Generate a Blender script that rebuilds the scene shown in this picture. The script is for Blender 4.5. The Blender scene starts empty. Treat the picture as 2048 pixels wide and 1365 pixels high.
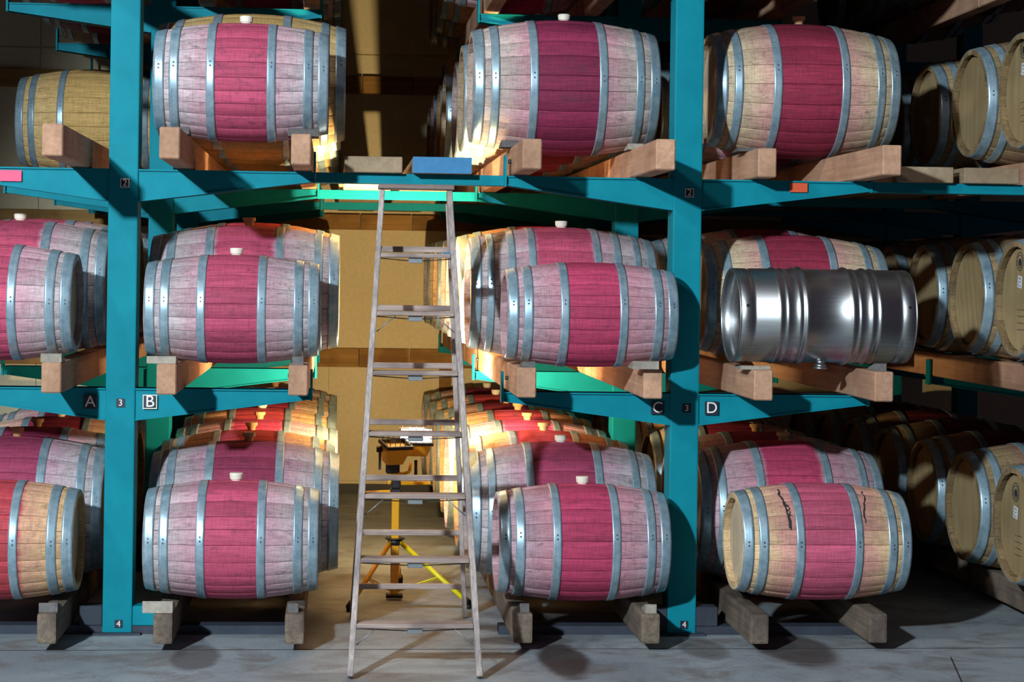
import bpy, bmesh, math, random
from math import pi, sin, cos, radians
from mathutils import Vector, Matrix

random.seed(7)
SC = bpy.context.scene
COL = SC.collection

# ------------------------------------------------------------------ camera
YAW, PITCH, ROLL = 0.0672882, -0.00013, 0.0143685
F_PX, W_PX = 3700.0, 2048.0
fw = Vector((sin(YAW) * cos(PITCH), cos(YAW) * cos(PITCH), sin(PITCH)))
rt = Vector((cos(YAW), -sin(YAW), 0.0))
up = rt.cross(fw)
r2 = rt * cos(ROLL) + up * sin(ROLL)
u2 = -rt * sin(ROLL) + up * cos(ROLL)
cd = bpy.data.cameras.new('camera')
cd.sensor_fit = 'HORIZONTAL'
cd.sensor_width = 36.0
cd.lens = 36.0 * F_PX / W_PX
cd.shift_x = 100.3 / W_PX
cd.shift_y = -133.8 / W_PX
cd.clip_start, cd.clip_end = 0.05, 200.0
cam = bpy.data.objects.new('camera', cd)
COL.objects.link(cam)
m = Matrix((r2, u2, -fw)).transposed().to_4x4()
m.translation = Vector((0.0, -9.5, 1.86))
cam.matrix_world = m
SC.camera = cam

# ------------------------------------------------------------------ world, lights, exposure
SC.view_settings.view_transform = 'Standard'
SC.view_settings.look = 'None'
SC.view_settings.gamma = 1.0
SC.view_settings.use_curve_mapping = False
SC.view_settings.exposure = 0.2
wd = bpy.data.worlds.new('world')
SC.world = wd
wd.use_nodes = True
wd.node_tree.nodes['Background'].inputs['Color'].default_value = (0.60, 0.44, 0.66, 1)
wd.node_tree.nodes['Background'].inputs['Strength'].default_value = 0.05


def area_lamp(name, loc, target, size, power, col):
    d = bpy.data.lights.new(name, 'AREA')
    d.shape = 'DISK'
    d.size = size
    d.energy = power
    d.color = col
    o = bpy.data.objects.new(name, d)
    COL.objects.link(o)
    o.location = loc
    o.rotation_euler = (Vector(target) - Vector(loc)).to_track_quat('-Z', 'Y').to_euler()
    return o


# the high bay lamp of the hall (cool), and a weaker one of the next bay
sd_ = bpy.data.lights.new('high_bay_lamp', 'SPOT')
sd_.energy, sd_.color, sd_.shadow_soft_size = 4700, (0.80, 0.93, 1.0), 0.16
sd_.spot_size, sd_.spot_blend = radians(47), 0.45
so_ = bpy.data.objects.new('high_bay_lamp', sd_)
COL.objects.link(so_)
so_.location = (-3.8, -9.5, 4.8)
so_.rotation_euler = (Vector((0.55, 0.0, 1.6)) - so_.location).to_track_quat('-Z', 'Y').to_euler()
area_lamp('high_bay_lamp', (-6.5, -7.0, 8.5), (0.0, 0.0, 1.7), 0.8, 260, (1.0, 0.93, 0.9))

# ------------------------------------------------------------------ helpers


def lin(h):
    h = h.lstrip('#')
    o = []
    for i in (0, 2, 4):
        c = int(h[i:i + 2], 16) / 255.0
        o.append(c / 12.92 if c <= 0.04045 else ((c + 0.055) / 1.055) ** 2.4)
    return (o[0], o[1], o[2], 1.0)


def mesh_obj(name, me, mat=None, parent=None, loc=(0, 0, 0), rot=(0, 0, 0)):
    o = bpy.data.objects.new(name, me)
    COL.objects.link(o)
    if mat is not None:
        if len(me.materials) == 0:
            me.materials.append(mat)
            if me.materials[0] is not mat:
                pass
        o.material_slots[0].link = 'OBJECT'
        o.material_slots[0].material = mat
    if parent is not None:
        o.parent = parent
    o.location = loc
    o.rotation_euler = rot
    return o


def to_mesh(bm, name='m', smooth=False):
    me = bpy.data.meshes.new(name)
    bm.normal_update()
    bm.to_mesh(me)
    bm.free()
    if smooth:
        for p in me.polygons:
            p.use_smooth = True
    return me


def add_box(bm, x0, x1, y0, y1, z0, z1, bev=0.0, seg=1):
    v = [bm.verts.new(p) for p in ((x0, y0, z0), (x1, y0, z0), (x1, y1, z0), (x0, y1, z0), (x0, y0, z1), (x1, y0, z1), (x1, y1, z1), (x0, y1, z1))]
    fs = [bm.faces.new([v[i] for i in q]) for q in ((0, 3, 2, 1), (4, 5, 6, 7), (0, 1, 5, 4), (1, 2, 6, 5), (2, 3, 7, 6), (3, 0, 4, 7))]
    if bev > 0:
        es = list({e for f in fs for e in f.edges})
        bmesh.ops.bevel(bm, geom=es, offset=bev, segments=seg, affect='EDGES', profile=0.6)
    return v


def box_me(x0, x1, y0, y1, z0, z1, bev=0.0, seg=1):
    bm = bmesh.new()
    add_box(bm, x0, x1, y0, y1, z0, z1, bev, seg)
    return to_mesh(bm, 'box')


def add_prism(bm, poly, y0, y1, axis='Y'):
    """poly: (a, b) points; extruded along the axis. axis Y: a=x b=z; axis X: a=y b=z"""
    def P(a, b, t):
        return (a, t, b) if axis == 'Y' else (t, a, b)
    A = [bm.verts.new(P(a, b, y0)) for a, b in poly]
    B = [bm.verts.new(P(a, b, y1)) for a, b in poly]
    n = len(poly)
    fs = [bm.faces.new(A), bm.faces.new(B[::-1])]
    for i in range(n):
        j = (i + 1) % n
        fs.append(bm.faces.new((A[j], A[i], B[i], B[j])))
    bmesh.ops.recalc_face_normals(bm, faces=fs)
    return fs


def add_tube(bm, p0, p1, r0, r1=None, n=10, caps=True):
    r1 = r0 if r1 is None else r1
    p0, p1 = Vector(p0), Vector(p1)
    d = (p1 - p0).normalized()
    a = d.orthogonal().normalized()
    b = d.cross(a)
    A, B = [], []
    for i in range(n):
        t = 2 * pi * i / n
        q = a * cos(t) + b * sin(t)
        A.append(bm.verts.new(p0 + q * r0))
        B.append(bm.verts.new(p1 + q * r1))
    for i in range(n):
        j = (i + 1) % n
        f = bm.faces.new((A[i], A[j], B[j], B[i]))
        f.smooth = True
    if caps:
        bm.faces.new(A[::-1])
        bm.faces.new(B)


def add_path(bm, pts, r, n=6):
    for i in range(len(pts) - 1):
        add_tube(bm, pts[i], pts[i + 1], r, r, n, True)


def add_bar(bm, p0, p1, w, h, upv=(0, 0, 1), bev=0.0):
    """box beam from p0 to p1; w across (horizontal-ish), h along up"""
    p0, p1 = Vector(p0), Vector(p1)
    d = (p1 - p0).normalized()
    s = d.cross(Vector(upv)).normalized()
    u = s.cross(d)
    vs = []
    for p in (p0, p1):
        for a, b in ((-1, -1), (1, -1), (1, 1), (-1, 1)):
            vs.append(bm.verts.new(p + s * (a * w / 2) + u * (b * h / 2)))
    fs = [bm.faces.new([vs[i] for i in q]) for q in ((0, 1, 2, 3), (7, 6, 5, 4), (0, 4, 5, 1), (1, 5, 6, 2), (2, 6, 7, 3), (3, 7, 4, 0))]
    bmesh.ops.recalc_face_normals(bm, faces=fs)
    if bev > 0:
        bmesh.ops.bevel(bm, geom=list({e for f in fs for e in f.edges}), offset=bev, segments=1, affect='EDGES')


def add_lathe_x(bm, prof, n=48, closed=False, mat_index=0):
    """prof: (x, r) points, revolved about X"""
    rings = []
    for x, r in prof:
        if r < 1e-6:
            rings.append([bm.verts.new((x, 0, 0))])
        else:
            rings.append([bm.verts.new((x, r * cos(2 * pi * i / n), r * sin(2 * pi * i / n))) for i in range(n)])
    m_ = len(rings)
    fs = []
    for k in range(m_ if closed else m_ - 1):
        A, B = rings[k], rings[(k + 1) % m_]
        for i in range(n):
            j = (i + 1) % n
            if len(A) == 1 and len(B) == 1:
                continue
            if len(A) == 1:
                f = bm.faces.new((A[0], B[i], B[j]))
            elif len(B) == 1:
                f = bm.faces.new((A[i], B[0], A[j]))
            else:
                f = bm.faces.new((A[i], B[i], B[j], A[j]))
            f.smooth = True
            f.material_index = mat_index
            fs.append(f)
    bmesh.ops.recalc_face_normals(bm, faces=fs)


def empty(name, loc, rot=(0, 0, 0)):
    o = bpy.data.objects.new(name, None)
    o.empty_display_size = 0.1
    COL.objects.link(o)
    o.location = loc
    o.rotation_euler = rot
    return o


def tag(o, label=None, cat=None, group=None, kind=None):
    if label:
        o['label'] = label
    if cat:
        o['category'] = cat
    if group:
        o['group'] = group
    if kind:
        o['kind'] = kind
    return o


# ------------------------------------------------------------------ materials
def new_mat(name):
    mt = bpy.data.materials.new(name)
    mt.use_nodes = True
    nt = mt.node_tree
    b = nt.nodes['Principled BSDF']
    return mt, nt, b


def N(nt, t, **kw):
    n = nt.nodes.new(t)
    for k, v in kw.items():
        setattr(n, k, v)
    return n


def L(nt, a, b):
    nt.links.new(a, b)


def mix(nt, fac, a, b, blend='MIX'):
    n = N(nt, 'ShaderNodeMix', data_type='RGBA', blend_type=blend)
    for inp, v in ((0, fac), (6, a), (7, b)):
        if hasattr(v, 'default_value') or hasattr(v, 'is_linked'):
            L(nt, v, n.inputs[inp])
        else:
            n.inputs[inp].default_value = v
    return n.outputs[2]


def math_n(nt, op, a, b=0.0, clamp=False):
    n = N(nt, 'ShaderNodeMath', operation=op, use_clamp=clamp)
    for i, v in enumerate((a, b)):
        if hasattr(v, 'is_linked'):
            L(nt, v, n.inputs[i])
        else:
            n.inputs[i].default_value = v
    return n.outputs[0]


def ramp(nt, fac, stops):
    n = N(nt, 'ShaderNodeValToRGB')
    while len(n.color_ramp.elements) < len(stops):
        n.color_ramp.elements.new(0.5)
    for e, (p, c) in zip(n.color_ramp.elements, stops):
        e.position = p
        e.color = c if len(c) == 4 else (*c, 1)
    L(nt, fac, n.inputs[0])
    return n.outputs[0]


def noise(nt, vec, scale, detail=4, rough=0.6, dist=0.0):
    n = N(nt, 'ShaderNodeTexNoise')
    n.inputs['Scale'].default_value = scale
    n.inputs['Detail'].default_value = detail
    n.inputs['Roughness'].default_value = rough
    n.inputs['Distortion'].default_value = dist
    if vec is not None:
        L(nt, vec, n.inputs['Vector'])
    return n.outputs['Fac']


def mapping(nt, vec, scale=(1, 1, 1), loc=(0, 0, 0)):
    n = N(nt, 'ShaderNodeMapping')
    n.inputs['Scale'].default_value = scale
    n.inputs['Location'].default_value = loc
    L(nt, vec, n.inputs['Vector'])
    return n.outputs[0]


def bump(nt, bsdf, h, strength=0.2, dist=0.01):
    n = N(nt, 'ShaderNodeBump')
    n.inputs['Strength'].default_value = strength
    n.inputs['Distance'].default_value = dist
    L(nt, h, n.inputs['Height'])
    L(nt, n.outputs[0], bsdf.inputs['Normal'])


def g(v):
    return (v, v, v, 1)


def oak_material(name, centre, near, end, half=0.145, seam=0.6, dirty=0.45):
    """barrel oak: wine-stained middle band, paler ends; x runs along the stave"""
    mt, nt, b = new_mat(name)
    tc = N(nt, 'ShaderNodeTexCoord').outputs['Object']
    rnd = N(nt, 'ShaderNodeObjectInfo').outputs['Random']
    off = math_n(nt, 'MULTIPLY', rnd, 37.0)
    cmb = N(nt, 'ShaderNodeCombineXYZ')
    L(nt, off, cmb.inputs[0]); L(nt, off, cmb.inputs[1]); L(nt, off, cmb.inputs[2])
    va = N(nt, 'ShaderNodeVectorMath', operation='ADD')
    L(nt, tc, va.inputs[0]); L(nt, cmb.outputs[0], va.inputs[1])
    vec = va.outputs[0]
    sp = N(nt, 'ShaderNodeSeparateXYZ')
    L(nt, tc, sp.inputs[0])
    ax = math_n(nt, 'ABSOLUTE', sp.outputs[0])
    wob = noise(nt, mapping(nt, vec, (3, 9, 9)), 2.0, 3)
    wob2 = math_n(nt, 'MULTIPLY', math_n(nt, 'SUBTRACT', wob, 0.5), 0.05)
    cmask = N(nt, 'ShaderNodeMapRange', interpolation_type='SMOOTHSTEP')
    L(nt, math_n(nt, 'ADD', ax, wob2), cmask.inputs[0])
    cmask.inputs[1].default_value = half; cmask.inputs[2].default_value = half + 0.035
    cmask.inputs[3].default_value = 1; cmask.inputs[4].default_value = 0
    nm = N(nt, 'ShaderNodeMapRange', interpolation_type='SMOOTHSTEP')
    wob3 = math_n(nt, 'MULTIPLY', math_n(nt, 'SUBTRACT', noise(nt, mapping(nt, vec, (2, 5, 5)), 1.6, 4, 0.65), 0.5), 0.30)
    L(nt, math_n(nt, 'ADD', ax, wob3), nm.inputs[0])
    nm.inputs[1].default_value = half + 0.03; nm.inputs[2].default_value = half + 0.21
    nm.inputs[3].default_value = 1; nm.inputs[4].default_value = 0
    col = mix(nt, nm.outputs[0], lin(end), lin(near))
    col = mix(nt, cmask.outputs[0], col, lin(centre))
    # per-stave tint
    tv = N(nt, 'ShaderNodeMapRange')
    L(nt, rnd, tv.inputs[0]); tv.inputs[3].default_value = 0.74; tv.inputs[4].default_value = 1.18
    tcol = N(nt, 'ShaderNodeCombineColor')
    for i in range(3):
        L(nt, tv.outputs[0], tcol.inputs[i])
    col = mix(nt, 1.0, col, tcol.outputs[0], 'MULTIPLY')
    # grain along the stave, saw marks across
    grain = noise(nt, mapping(nt, vec, (5, 120, 120)), 1.0, 5, 0.7)
    saw = noise(nt, mapping(nt, vec, (160, 10, 10)), 1.0, 3, 0.7)
    blot = noise(nt, mapping(nt, vec, (14, 22, 22)), 1.0, 4, 0.7)
    col = mix(nt, 1.0, col, ramp(nt, grain, [(0.32, g(0.62)), (0.62, g(1.08))]), 'MULTIPLY')
    col = mix(nt, 1.0, col, ramp(nt, saw, [(0.33, g(0.80)), (0.55, g(1.04))]), 'MULTIPLY')
    dk = ramp(nt, blot, [(0.30, g(1.0)), (0.44, g(0.0))])
    col = mix(nt, math_n(nt, 'MULTIPLY', dk, dirty), col, lin('#4a3340'))
    L(nt, col, b.inputs['Base Color'])
    b.inputs['Roughness'].default_value = 0.72
    b.inputs['Specular IOR Level'].default_value = 0.25
    bump(nt, b, math_n(nt, 'ADD', grain, math_n(nt, 'MULTIPLY', saw, 0.5)), 0.25, 0.003)
    return mt


def wood_material(name, c1, c2, axis=1, rough=0.75, grain_scale=1.0, dirt=None, dirt_amt=0.4, spec=0.25):
    mt, nt, b = new_mat(name)
    tc = N(nt, 'ShaderNodeTexCoord').outputs['Object']
    rnd = N(nt, 'ShaderNodeObjectInfo').outputs['Random']
    off = math_n(nt, 'MULTIPLY', rnd, 23.0)
    cmb = N(nt, 'ShaderNodeCombineXYZ')
    for i in range(3):
        L(nt, off, cmb.inputs[i])
    va = N(nt, 'ShaderNodeVectorMath', operation='ADD')
    L(nt, tc, va.inputs[0]); L(nt, cmb.outputs[0], va.inputs[1])
    sc = [45 * grain_scale] * 3
    sc[axis] = 2.0 * grain_scale
    gr = noise(nt, mapping(nt, va.outputs[0], tuple(sc)), 1.0, 5, 0.65, 0.4)
    big = noise(nt, va.outputs[0], 3.0, 3, 0.6)
    col = mix(nt, ramp(nt, gr, [(0.3, g(0)), (0.7, g(1))]), lin(c1), lin(c2))
    tv = N(nt, 'ShaderNodeMapRange')
    L(nt, rnd, tv.inputs[0]); tv.inputs[3].default_value = 0.85; tv.inputs[4].default_value = 1.12
    tcol = N(nt, 'ShaderNodeCombineColor')
    for i in range(3):
        L(nt, tv.outputs[0], tcol.inputs[i])
    col = mix(nt, 1.0, col, tcol.outputs[0], 'MULTIPLY')
    if dirt:
        col = mix(nt, math_n(nt, 'MULTIPLY', ramp(nt, big, [(0.45, g(0)), (0.62, g(1))]), dirt_amt), col, lin(dirt))
    L(nt, col, b.inputs['Base Color'])
    b.inputs['Roughness'].default_value = rough
    b.inputs['Specular IOR Level'].default_value = spec
    bump(nt, b, gr, 0.3, 0.003)
    return mt


def hoop_material():
    mt, nt, b = new_mat('galvanised_hoop')
    tc = N(nt, 'ShaderNodeTexCoord').outputs['Object']
    rnd = N(nt, 'ShaderNodeObjectInfo').outputs['Random']
    off = math_n(nt, 'MULTIPLY', rnd, 19.0)
    cmb = N(nt, 'ShaderNodeCombineXYZ')
    for i in range(3):
        L(nt, off, cmb.inputs[i])
    va = N(nt, 'ShaderNodeVectorMath', operation='ADD')
    L(nt, tc, va.inputs[0]); L(nt, cmb.outputs[0], va.inputs[1])
    br = noise(nt, mapping(nt, va.outputs[0], (240, 4, 4)), 1.0, 3, 0.6)
    sp = noise(nt, va.outputs[0], 16, 4, 0.7)
    col = mix(nt, ramp(nt, sp, [(0.35, g(0)), (0.65, g(1))]), lin('#839fae'), lin('#adc4d0'))
    col = mix(nt, 1.0, col, ramp(nt, br, [(0.35, g(0.86)), (0.6, g(1.05))]), 'MULTIPLY')
    L(nt, col, b.inputs['Base Color'])
    b.inputs['Metallic'].default_value = 0.45
    L(nt, ramp(nt, sp, [(0.3, g(0.40)), (0.7, g(0.30))]), b.inputs['Roughness'])
    bump(nt, b, br, 0.12, 0.001)
    return mt


def plain(name, c, rough=0.5, metal=0.0, spec=0.5, var=0.0, scale=8.0):
    mt, nt, b = new_mat(name)
    b.inputs['Roughness'].default_value = rough
    b.inputs['Metallic'].default_value = metal
    b.inputs['Specular IOR Level'].default_value = spec
    tc = N(nt, 'ShaderNodeTexCoord').outputs['Object']
    nz = noise(nt, tc, scale, 4, 0.65)
    c_ = lin(c)
    dk = tuple(x * (1 - var) for x in c_[:3]) + (1,)
    lt = tuple(min(1, x * (1 + var)) for x in c_[:3]) + (1,)
    L(nt, ramp(nt, nz, [(0.3, dk), (0.7, lt)]), b.inputs['Base Color'])
    return mt


def paint_teal():
    mt, nt, b = new_mat('teal_paint')
    tc = N(nt, 'ShaderNodeTexCoord').outputs['Object']
    n1 = noise(nt, tc, 5, 4, 0.6)
    n2 = noise(nt, tc, 38, 3, 0.7)
    col = mix(nt, ramp(nt, n1, [(0.3, g(0)), (0.7, g(1))]), (0.002, 0.20, 0.265, 1), (0.004, 0.245, 0.315, 1))
    col = mix(nt, math_n(nt, 'MULTIPLY', ramp(nt, n2, [(0.70, g(0)), (0.80, g(1))]), 0.5), col, lin('#6fa0a8'))
    L(nt, col, b.inputs['Base Color'])
    b.inputs['Specular IOR Level'].default_value = 0.12
    b.inputs['Roughness'].default_value = 0.6
    bump(nt, b, n2, 0.05, 0.002)
    return mt


def concrete():
    mt, nt, b = new_mat('stained_concrete')
    tc = N(nt, 'ShaderNodeTexCoord').outputs['Object']
    n1 = noise(nt, tc, 0.9, 6, 0.62, 0.8)
    n2 = noise(nt, mapping(nt, tc, (1.0, 1.4, 1)), 3.2, 6, 0.68, 0.6)
    n3 = noise(nt, tc, 60, 4, 0.7)
    col = mix(nt, ramp(nt, n1, [(0.35, g(0)), (0.65, g(1))]), lin('#7d868d'), lin('#a0a8ad'))
    col = mix(nt, math_n(nt, 'MULTIPLY', ramp(nt, n2, [(0.48, g(0)), (0.64, g(1))]), 0.55), col, lin('#67584d'))
    col = mix(nt, 1.0, col, ramp(nt, n3, [(0.3, g(0.82)), (0.7, g(1.1))]), 'MULTIPLY')
    # dark round wine stains on the slab in front of the rack
    sp = N(nt, 'ShaderNodeSeparateXYZ')
    L(nt, tc, sp.inputs[0])
    tot = None
    for (cx, cy, rx, ry, a) in ((1.12, -0.62, 0.13, 0.42, 0.85), (2.32, -0.35, 0.2, 0.45, 0.75), (-0.66, -0.55, 0.13, 0.3, 0.6), (1.85, -0.32, 0.13, 0.3, 0.5), (0.15, -1.0, 0.5, 0.12, 0.35), (0.95, -0.15, 0.3, 0.12, 0.5)):
        dx = math_n(nt, 'DIVIDE', math_n(nt, 'SUBTRACT', sp.outputs[0], cx), rx)
        dy = math_n(nt, 'DIVIDE', math_n(nt, 'SUBTRACT', sp.outputs[1], cy), ry)
        r = math_n(nt, 'SQRT', math_n(nt, 'ADD', math_n(nt, 'MULTIPLY', dx, dx), math_n(nt, 'MULTIPLY', dy, dy)))
        r = math_n(nt, 'ADD', r, math_n(nt, 'MULTIPLY', math_n(nt, 'SUBTRACT', n2, 0.5), 0.9))
        mr = N(nt, 'ShaderNodeMapRange', interpolation_type='SMOOTHSTEP')
        L(nt, r, mr.inputs[0])
        mr.inputs[1].default_value = 0.75; mr.inputs[2].default_value = 1.1
        mr.inputs[3].default_value = a; mr.inputs[4].default_value = 0
        tot = mr.outputs[0] if tot is None else math_n(nt, 'MAXIMUM', tot, mr.outputs[0])
    col = mix(nt, tot, col, lin('#3a2a22'))
    L(nt, col, b.inputs['Base Color'])
    b.inputs['Roughness'].default_value = 0.62
    b.inputs['Specular IOR Level'].default_value = 0.3
    bump(nt, b, n3, 0.15, 0.003)
    return mt


def plaster():
    mt, nt, b = new_mat('wall_board')
    tc = N(nt, 'ShaderNodeTexCoord').outputs['Object']
    n1 = noise(nt, tc, 1.1, 5, 0.6)
    n2 = noise(nt, tc, 30, 3, 0.6)
    col = mix(nt, ramp(nt, n1, [(0.35, g(0)), (0.65, g(1))]), lin('#dccfaa'), lin('#e6dab8'))
    col = mix(nt, 1.0, col, ramp(nt, n2, [(0.3, g(0.93)), (0.7, g(1.04))]), 'MULTIPLY')
    L(nt, col, b.inputs['Base Color'])
    b.inputs['Roughness'].default_value = 0.85
    b.inputs['Specular IOR Level'].default_value = 0.2
    return mt


def steel():
    mt, nt, b = new_mat('brushed_stainless')
    tc = N(nt, 'ShaderNodeTexCoord').outputs['Object']
    br = noise(nt, mapping(nt, tc, (6, 90, 90)), 1.0, 3, 0.6)
    L(nt, ramp(nt, br, [(0.3, lin('#a5a8aa')), (0.7, lin('#bfc2c4'))]), b.inputs['Base Color'])
    b.inputs['Metallic'].default_value = 1.0
    L(nt, ramp(nt, br, [(0.3, g(0.42)), (0.7, g(0.34))]), b.inputs['Roughness'])
    return mt


def emit(name, c, s):
    mt, nt, b = new_mat(name)
    b.inputs['Base Color'].default_value = lin(c)
    b.inputs['Emission Color'].default_value = lin(c)
    b.inputs['Emission Strength'].default_value = s
    return mt


M = {
    'hoop': hoop_material(),
    'teal': paint_teal(),
    'floor': concrete(),
    'light_block_ceiling': plain('dark_blocker_board', '#4a403c', 0.9, spec=0.2, var=0.1),  # for the added light blocker above the racks
    'wall': plaster(),
    'steel': steel(),
    'rail': wood_material('rail_timber', '#b08468', '#cba084', 1, 0.8, 1.0, '#6d4f3c', 0.35),
    'rail_old': wood_material('weathered_rail_timber', '#5c5148', '#857566', 1, 0.85, 1.0, '#3b3232', 0.6),
    'girt': wood_material('girt_timber', '#94703f', '#b88e55', 0, 0.85, 0.6, '#6b4a2a', 0.6),
    'ladder': wood_material('worn_ladder_wood', '#928785', '#cdbeb6', 2, 0.8, 1.5, '#5d5257', 0.55),
    'ladder_x': wood_material('worn_step_wood', '#857674', '#bda79a', 0, 0.8, 1.5, '#5b4f50', 0.55),
    'chock': wood_material('chock_wood', '#57565a', '#77736f', 1, 0.85, 1.0, '#3c3438', 0.4),
    'chock_pale': wood_material('pale_chock_wood', '#8f8a80', '#b0a698', 1, 0.85, 1.0, '#6a6259', 0.4),
    'plank': wood_material('walkway_plank_wood', '#8d7a62', '#a8947a', 1, 0.85, 0.6, '#8b7358', 0.4),
    'blue': plain('blue_end_paint', '#2f78a8', 0.6, var=0.12, scale=25),
    'bung_white': plain('white_silicone', '#e6dfcf', 0.45, var=0.04),
    'bung_tan': plain('tan_bung_wood', '#c79a6b', 0.7, var=0.1, scale=40),
    'dark': plain('black_plastic', '#17151a', 0.5, var=0.1),
    'iron': plain('dark_iron', '#4b4a4c', 0.5, 0.6, var=0.15, scale=20),
    'shaded_grey_steel': plain('shaded_dull_steel', '#3a3f4a', 0.7, 0.0, 0.2, var=0.15, scale=12),  # dark grey carries the shade on the rack feet
    'zinc': plain('zinc_plate', '#8b8f92', 0.45, 0.5, var=0.1, scale=20),
    'plate': plain('navy_plate', '#1d2238', 0.5, var=0.05),
    'white': plain('white_paint', '#e8e6da', 0.5, var=0.03),
    'red_tape': plain('red_tape', '#f0507a', 0.6, var=0.05),
    'orange_tape': plain('orange_tape', '#e05a34', 0.6, var=0.05),
    'yellow': plain('yellow_paint', '#e0a010', 0.4, var=0.06),
    'yellow_green': plain('lime_yellow_paint', '#d8cc10', 0.4, var=0.06),
    'paper': plain('paper_label', '#e6e6ea', 0.8, var=0.03),
    'ink': plain('dark_ink', '#2a2226', 0.8, var=0.05),
    'head': wood_material('head_oak', '#94805a', '#ad9670', 2, 0.75, 0.6, '#8d7550', 0.4),
    'head_pink': wood_material('pale_head_oak', '#b8a48c', '#d0bda2', 2, 0.75, 0.6, '#8f7a68', 0.3),
    'reflector': plain('cream_reflector', '#f2d9a0', 0.4, var=0.03),
    'bulb': emit('lamp_glass', '#fff4e0', 60.0),
}

# ------------------------------------------------------------------ setting
tag(mesh_obj('floor', box_me(-9, 10, -13, 6.4, -0.2, 0.0), M['floor']), 'grey stained concrete floor', kind='structure')
ft = empty('trim_1', (0, 0, 0))
tag(ft, 'dark joint lines cut in the concrete floor', kind='structure')
bm = bmesh.new()
add_bar(bm, (3.05, -0.55, 0.0008), (2.55, -2.6, 0.0008), 0.006, 0.0016)
mesh_obj('floor_joint', to_mesh(bm), M['ink'], ft)
bm = bmesh.new()
add_bar(bm, (-3.0, -0.42, 0.0008), (5.0, -0.30, 0.0008), 0.006, 0.0016)
mesh_obj('floor_joint', to_mesh(bm), M['ink'], ft)

WY = 6.17
wb = mesh_obj('wall_back', box_me(-9, 10, WY + 0.02, WY + 0.2, 0.0, 6.5), M['wall'])
tag(wb, 'cream board wall behind the racks with timber rails', kind='structure')
for zr in ((0.10, 1.06), (1.22, 2.22), (2.35, 3.37), (3.52, 3.70), (3.715, 6.4)):
    for i, x0 in enumerate((-3.72, -2.50, -1.28, -0.06, 1.16, 2.38, 3.60)):
        mesh_obj('wall_panel', box_me(x0 + 0.003, x0 + 1.217, WY, WY + 0.02, zr[0], zr[1]), M['wall'], wb)
for k, (z0, z1) in enumerate(((1.06, 1.22), (2.22, 2.35), (3.37, 3.52))):
    t = empty('trim_%d' % (k + 2), (0, WY, z0))
    tag(t, ('lower', 'middle', 'upper')[k] + ' brown timber girt along the back wall', kind='structure')
    xs = (-4.2, -1.9, 0.19, 0.62, 3.1, 5.2)
    for i in range(len(xs) - 1):
        mesh_obj('girt_board', box_me(xs[i] + 0.003, xs[i + 1] - 0.003, -0.05, 0.0, 0, z1 - z0, 0.004), M['girt'], t)
t = empty('trim_5', (0, WY, 0))
tag(t, 'upright timber studs against the back wall', kind='structure')
for x in (-2.9, -0.82, 0.925, 2.75):
    mesh_obj('stud', box_me(x - 0.05, x + 0.05, -0.045, -0.002, 0.0, 1.055, 0.004), M['girt'], t)
tag(mesh_obj('light_block_ceiling', box_me(-9, 10, -0.3, 6.4, 4.6, 4.75), M['light_block_ceiling']), 'unseen dark board sheet added over the racks to block lamp light', kind='structure')  # out of view, added to keep the hall lamp off the back wall
tag(mesh_obj('baseboard_back', box_me(-9, 10, WY - 0.02, WY + 0.015, 0, 0.07), M['dark']), 'dark base strip along the back wall', kind='structure')

# ------------------------------------------------------------------ rack uprights
POSTS = [(-1.091, 'left of the ladder'), (1.809, 'right of the ladder'), (4.71, 'at the far right rack')]
FRAMES = [0.0, 2.01, 4.02, 5.88]
ORD = ['front', 'second', 'third', 'rear']
ARM_Z = {1: 3.487, 2: 2.370, 3: 1.254}
SHIM = 0.004
RAIL_H, RAIL_W = 0.148, 0.095


def arm_me(side):
    bm = bmesh.new()
    s = side
    e = 0.945 if s < 0 else 0.962
    top = [(0.075 * s, 0), (e * s, 0), (e * s, -0.05), (0.075 * s, -0.165)]
    add_prism(bm, top, 0.012, 0.10)
    # flanges
    add_prism(bm, [(0.075 * s, 0), (e * s, 0), (e * s, -0.008), (0.075 * s, -0.008)], 0.0, 0.125)
    add_prism(bm, [(0.075 * s, -0.157), (e * s, -0.042), (e * s, -0.05), (0.075 * s, -0.165)], 0.004, 0.12)
    return to_mesh(bm, 'arm')


ARM = {s: arm_me(s) for s in (-1, 1)}
TIP = {-1: 0.951, 1: 0.968}
TAB = {s: box_me(TIP[s] * s - 0.006, TIP[s] * s + 0.006, -0.012, 0.06, -0.055, 0.105) for s in (-1, 1)}
POST_ME = box_me(-0.075, 0.075, 0.0, 0.16, 0.0, 4.58, 0.008, 2)
BASE_ME = box_me(-0.12, 0.12, -0.03, 0.19, 0.0, 0.012)
BOLT_ME = None
bm = bmesh.new()
add_tube(bm, (-0.008, 0, 0), (0.008, 0, 0), 0.011, n=6)
BOLT_ME = to_mesh(bm)


def text_obj(name, body, size, parent, loc, mat):
    cu = bpy.data.curves.new(name, 'FONT')
    cu.body = body
    cu.size = size
    cu.align_x = 'CENTER'
    cu.align_y = 'CENTER'
    cu.extrude = 0.0008
    cu.materials.append(mat)
    tmp = bpy.data.objects.new('tmp', cu)
    COL.objects.link(tmp)
    dg = bpy.context.evaluated_depsgraph_get()
    me = bpy.data.meshes.new_from_object(tmp.evaluated_get(dg))
    bpy.data.objects.remove(tmp)
    bpy.data.curves.remove(cu)
    return mesh_obj(name, me, mat, parent, loc, (pi / 2, 0, 0))


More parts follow.
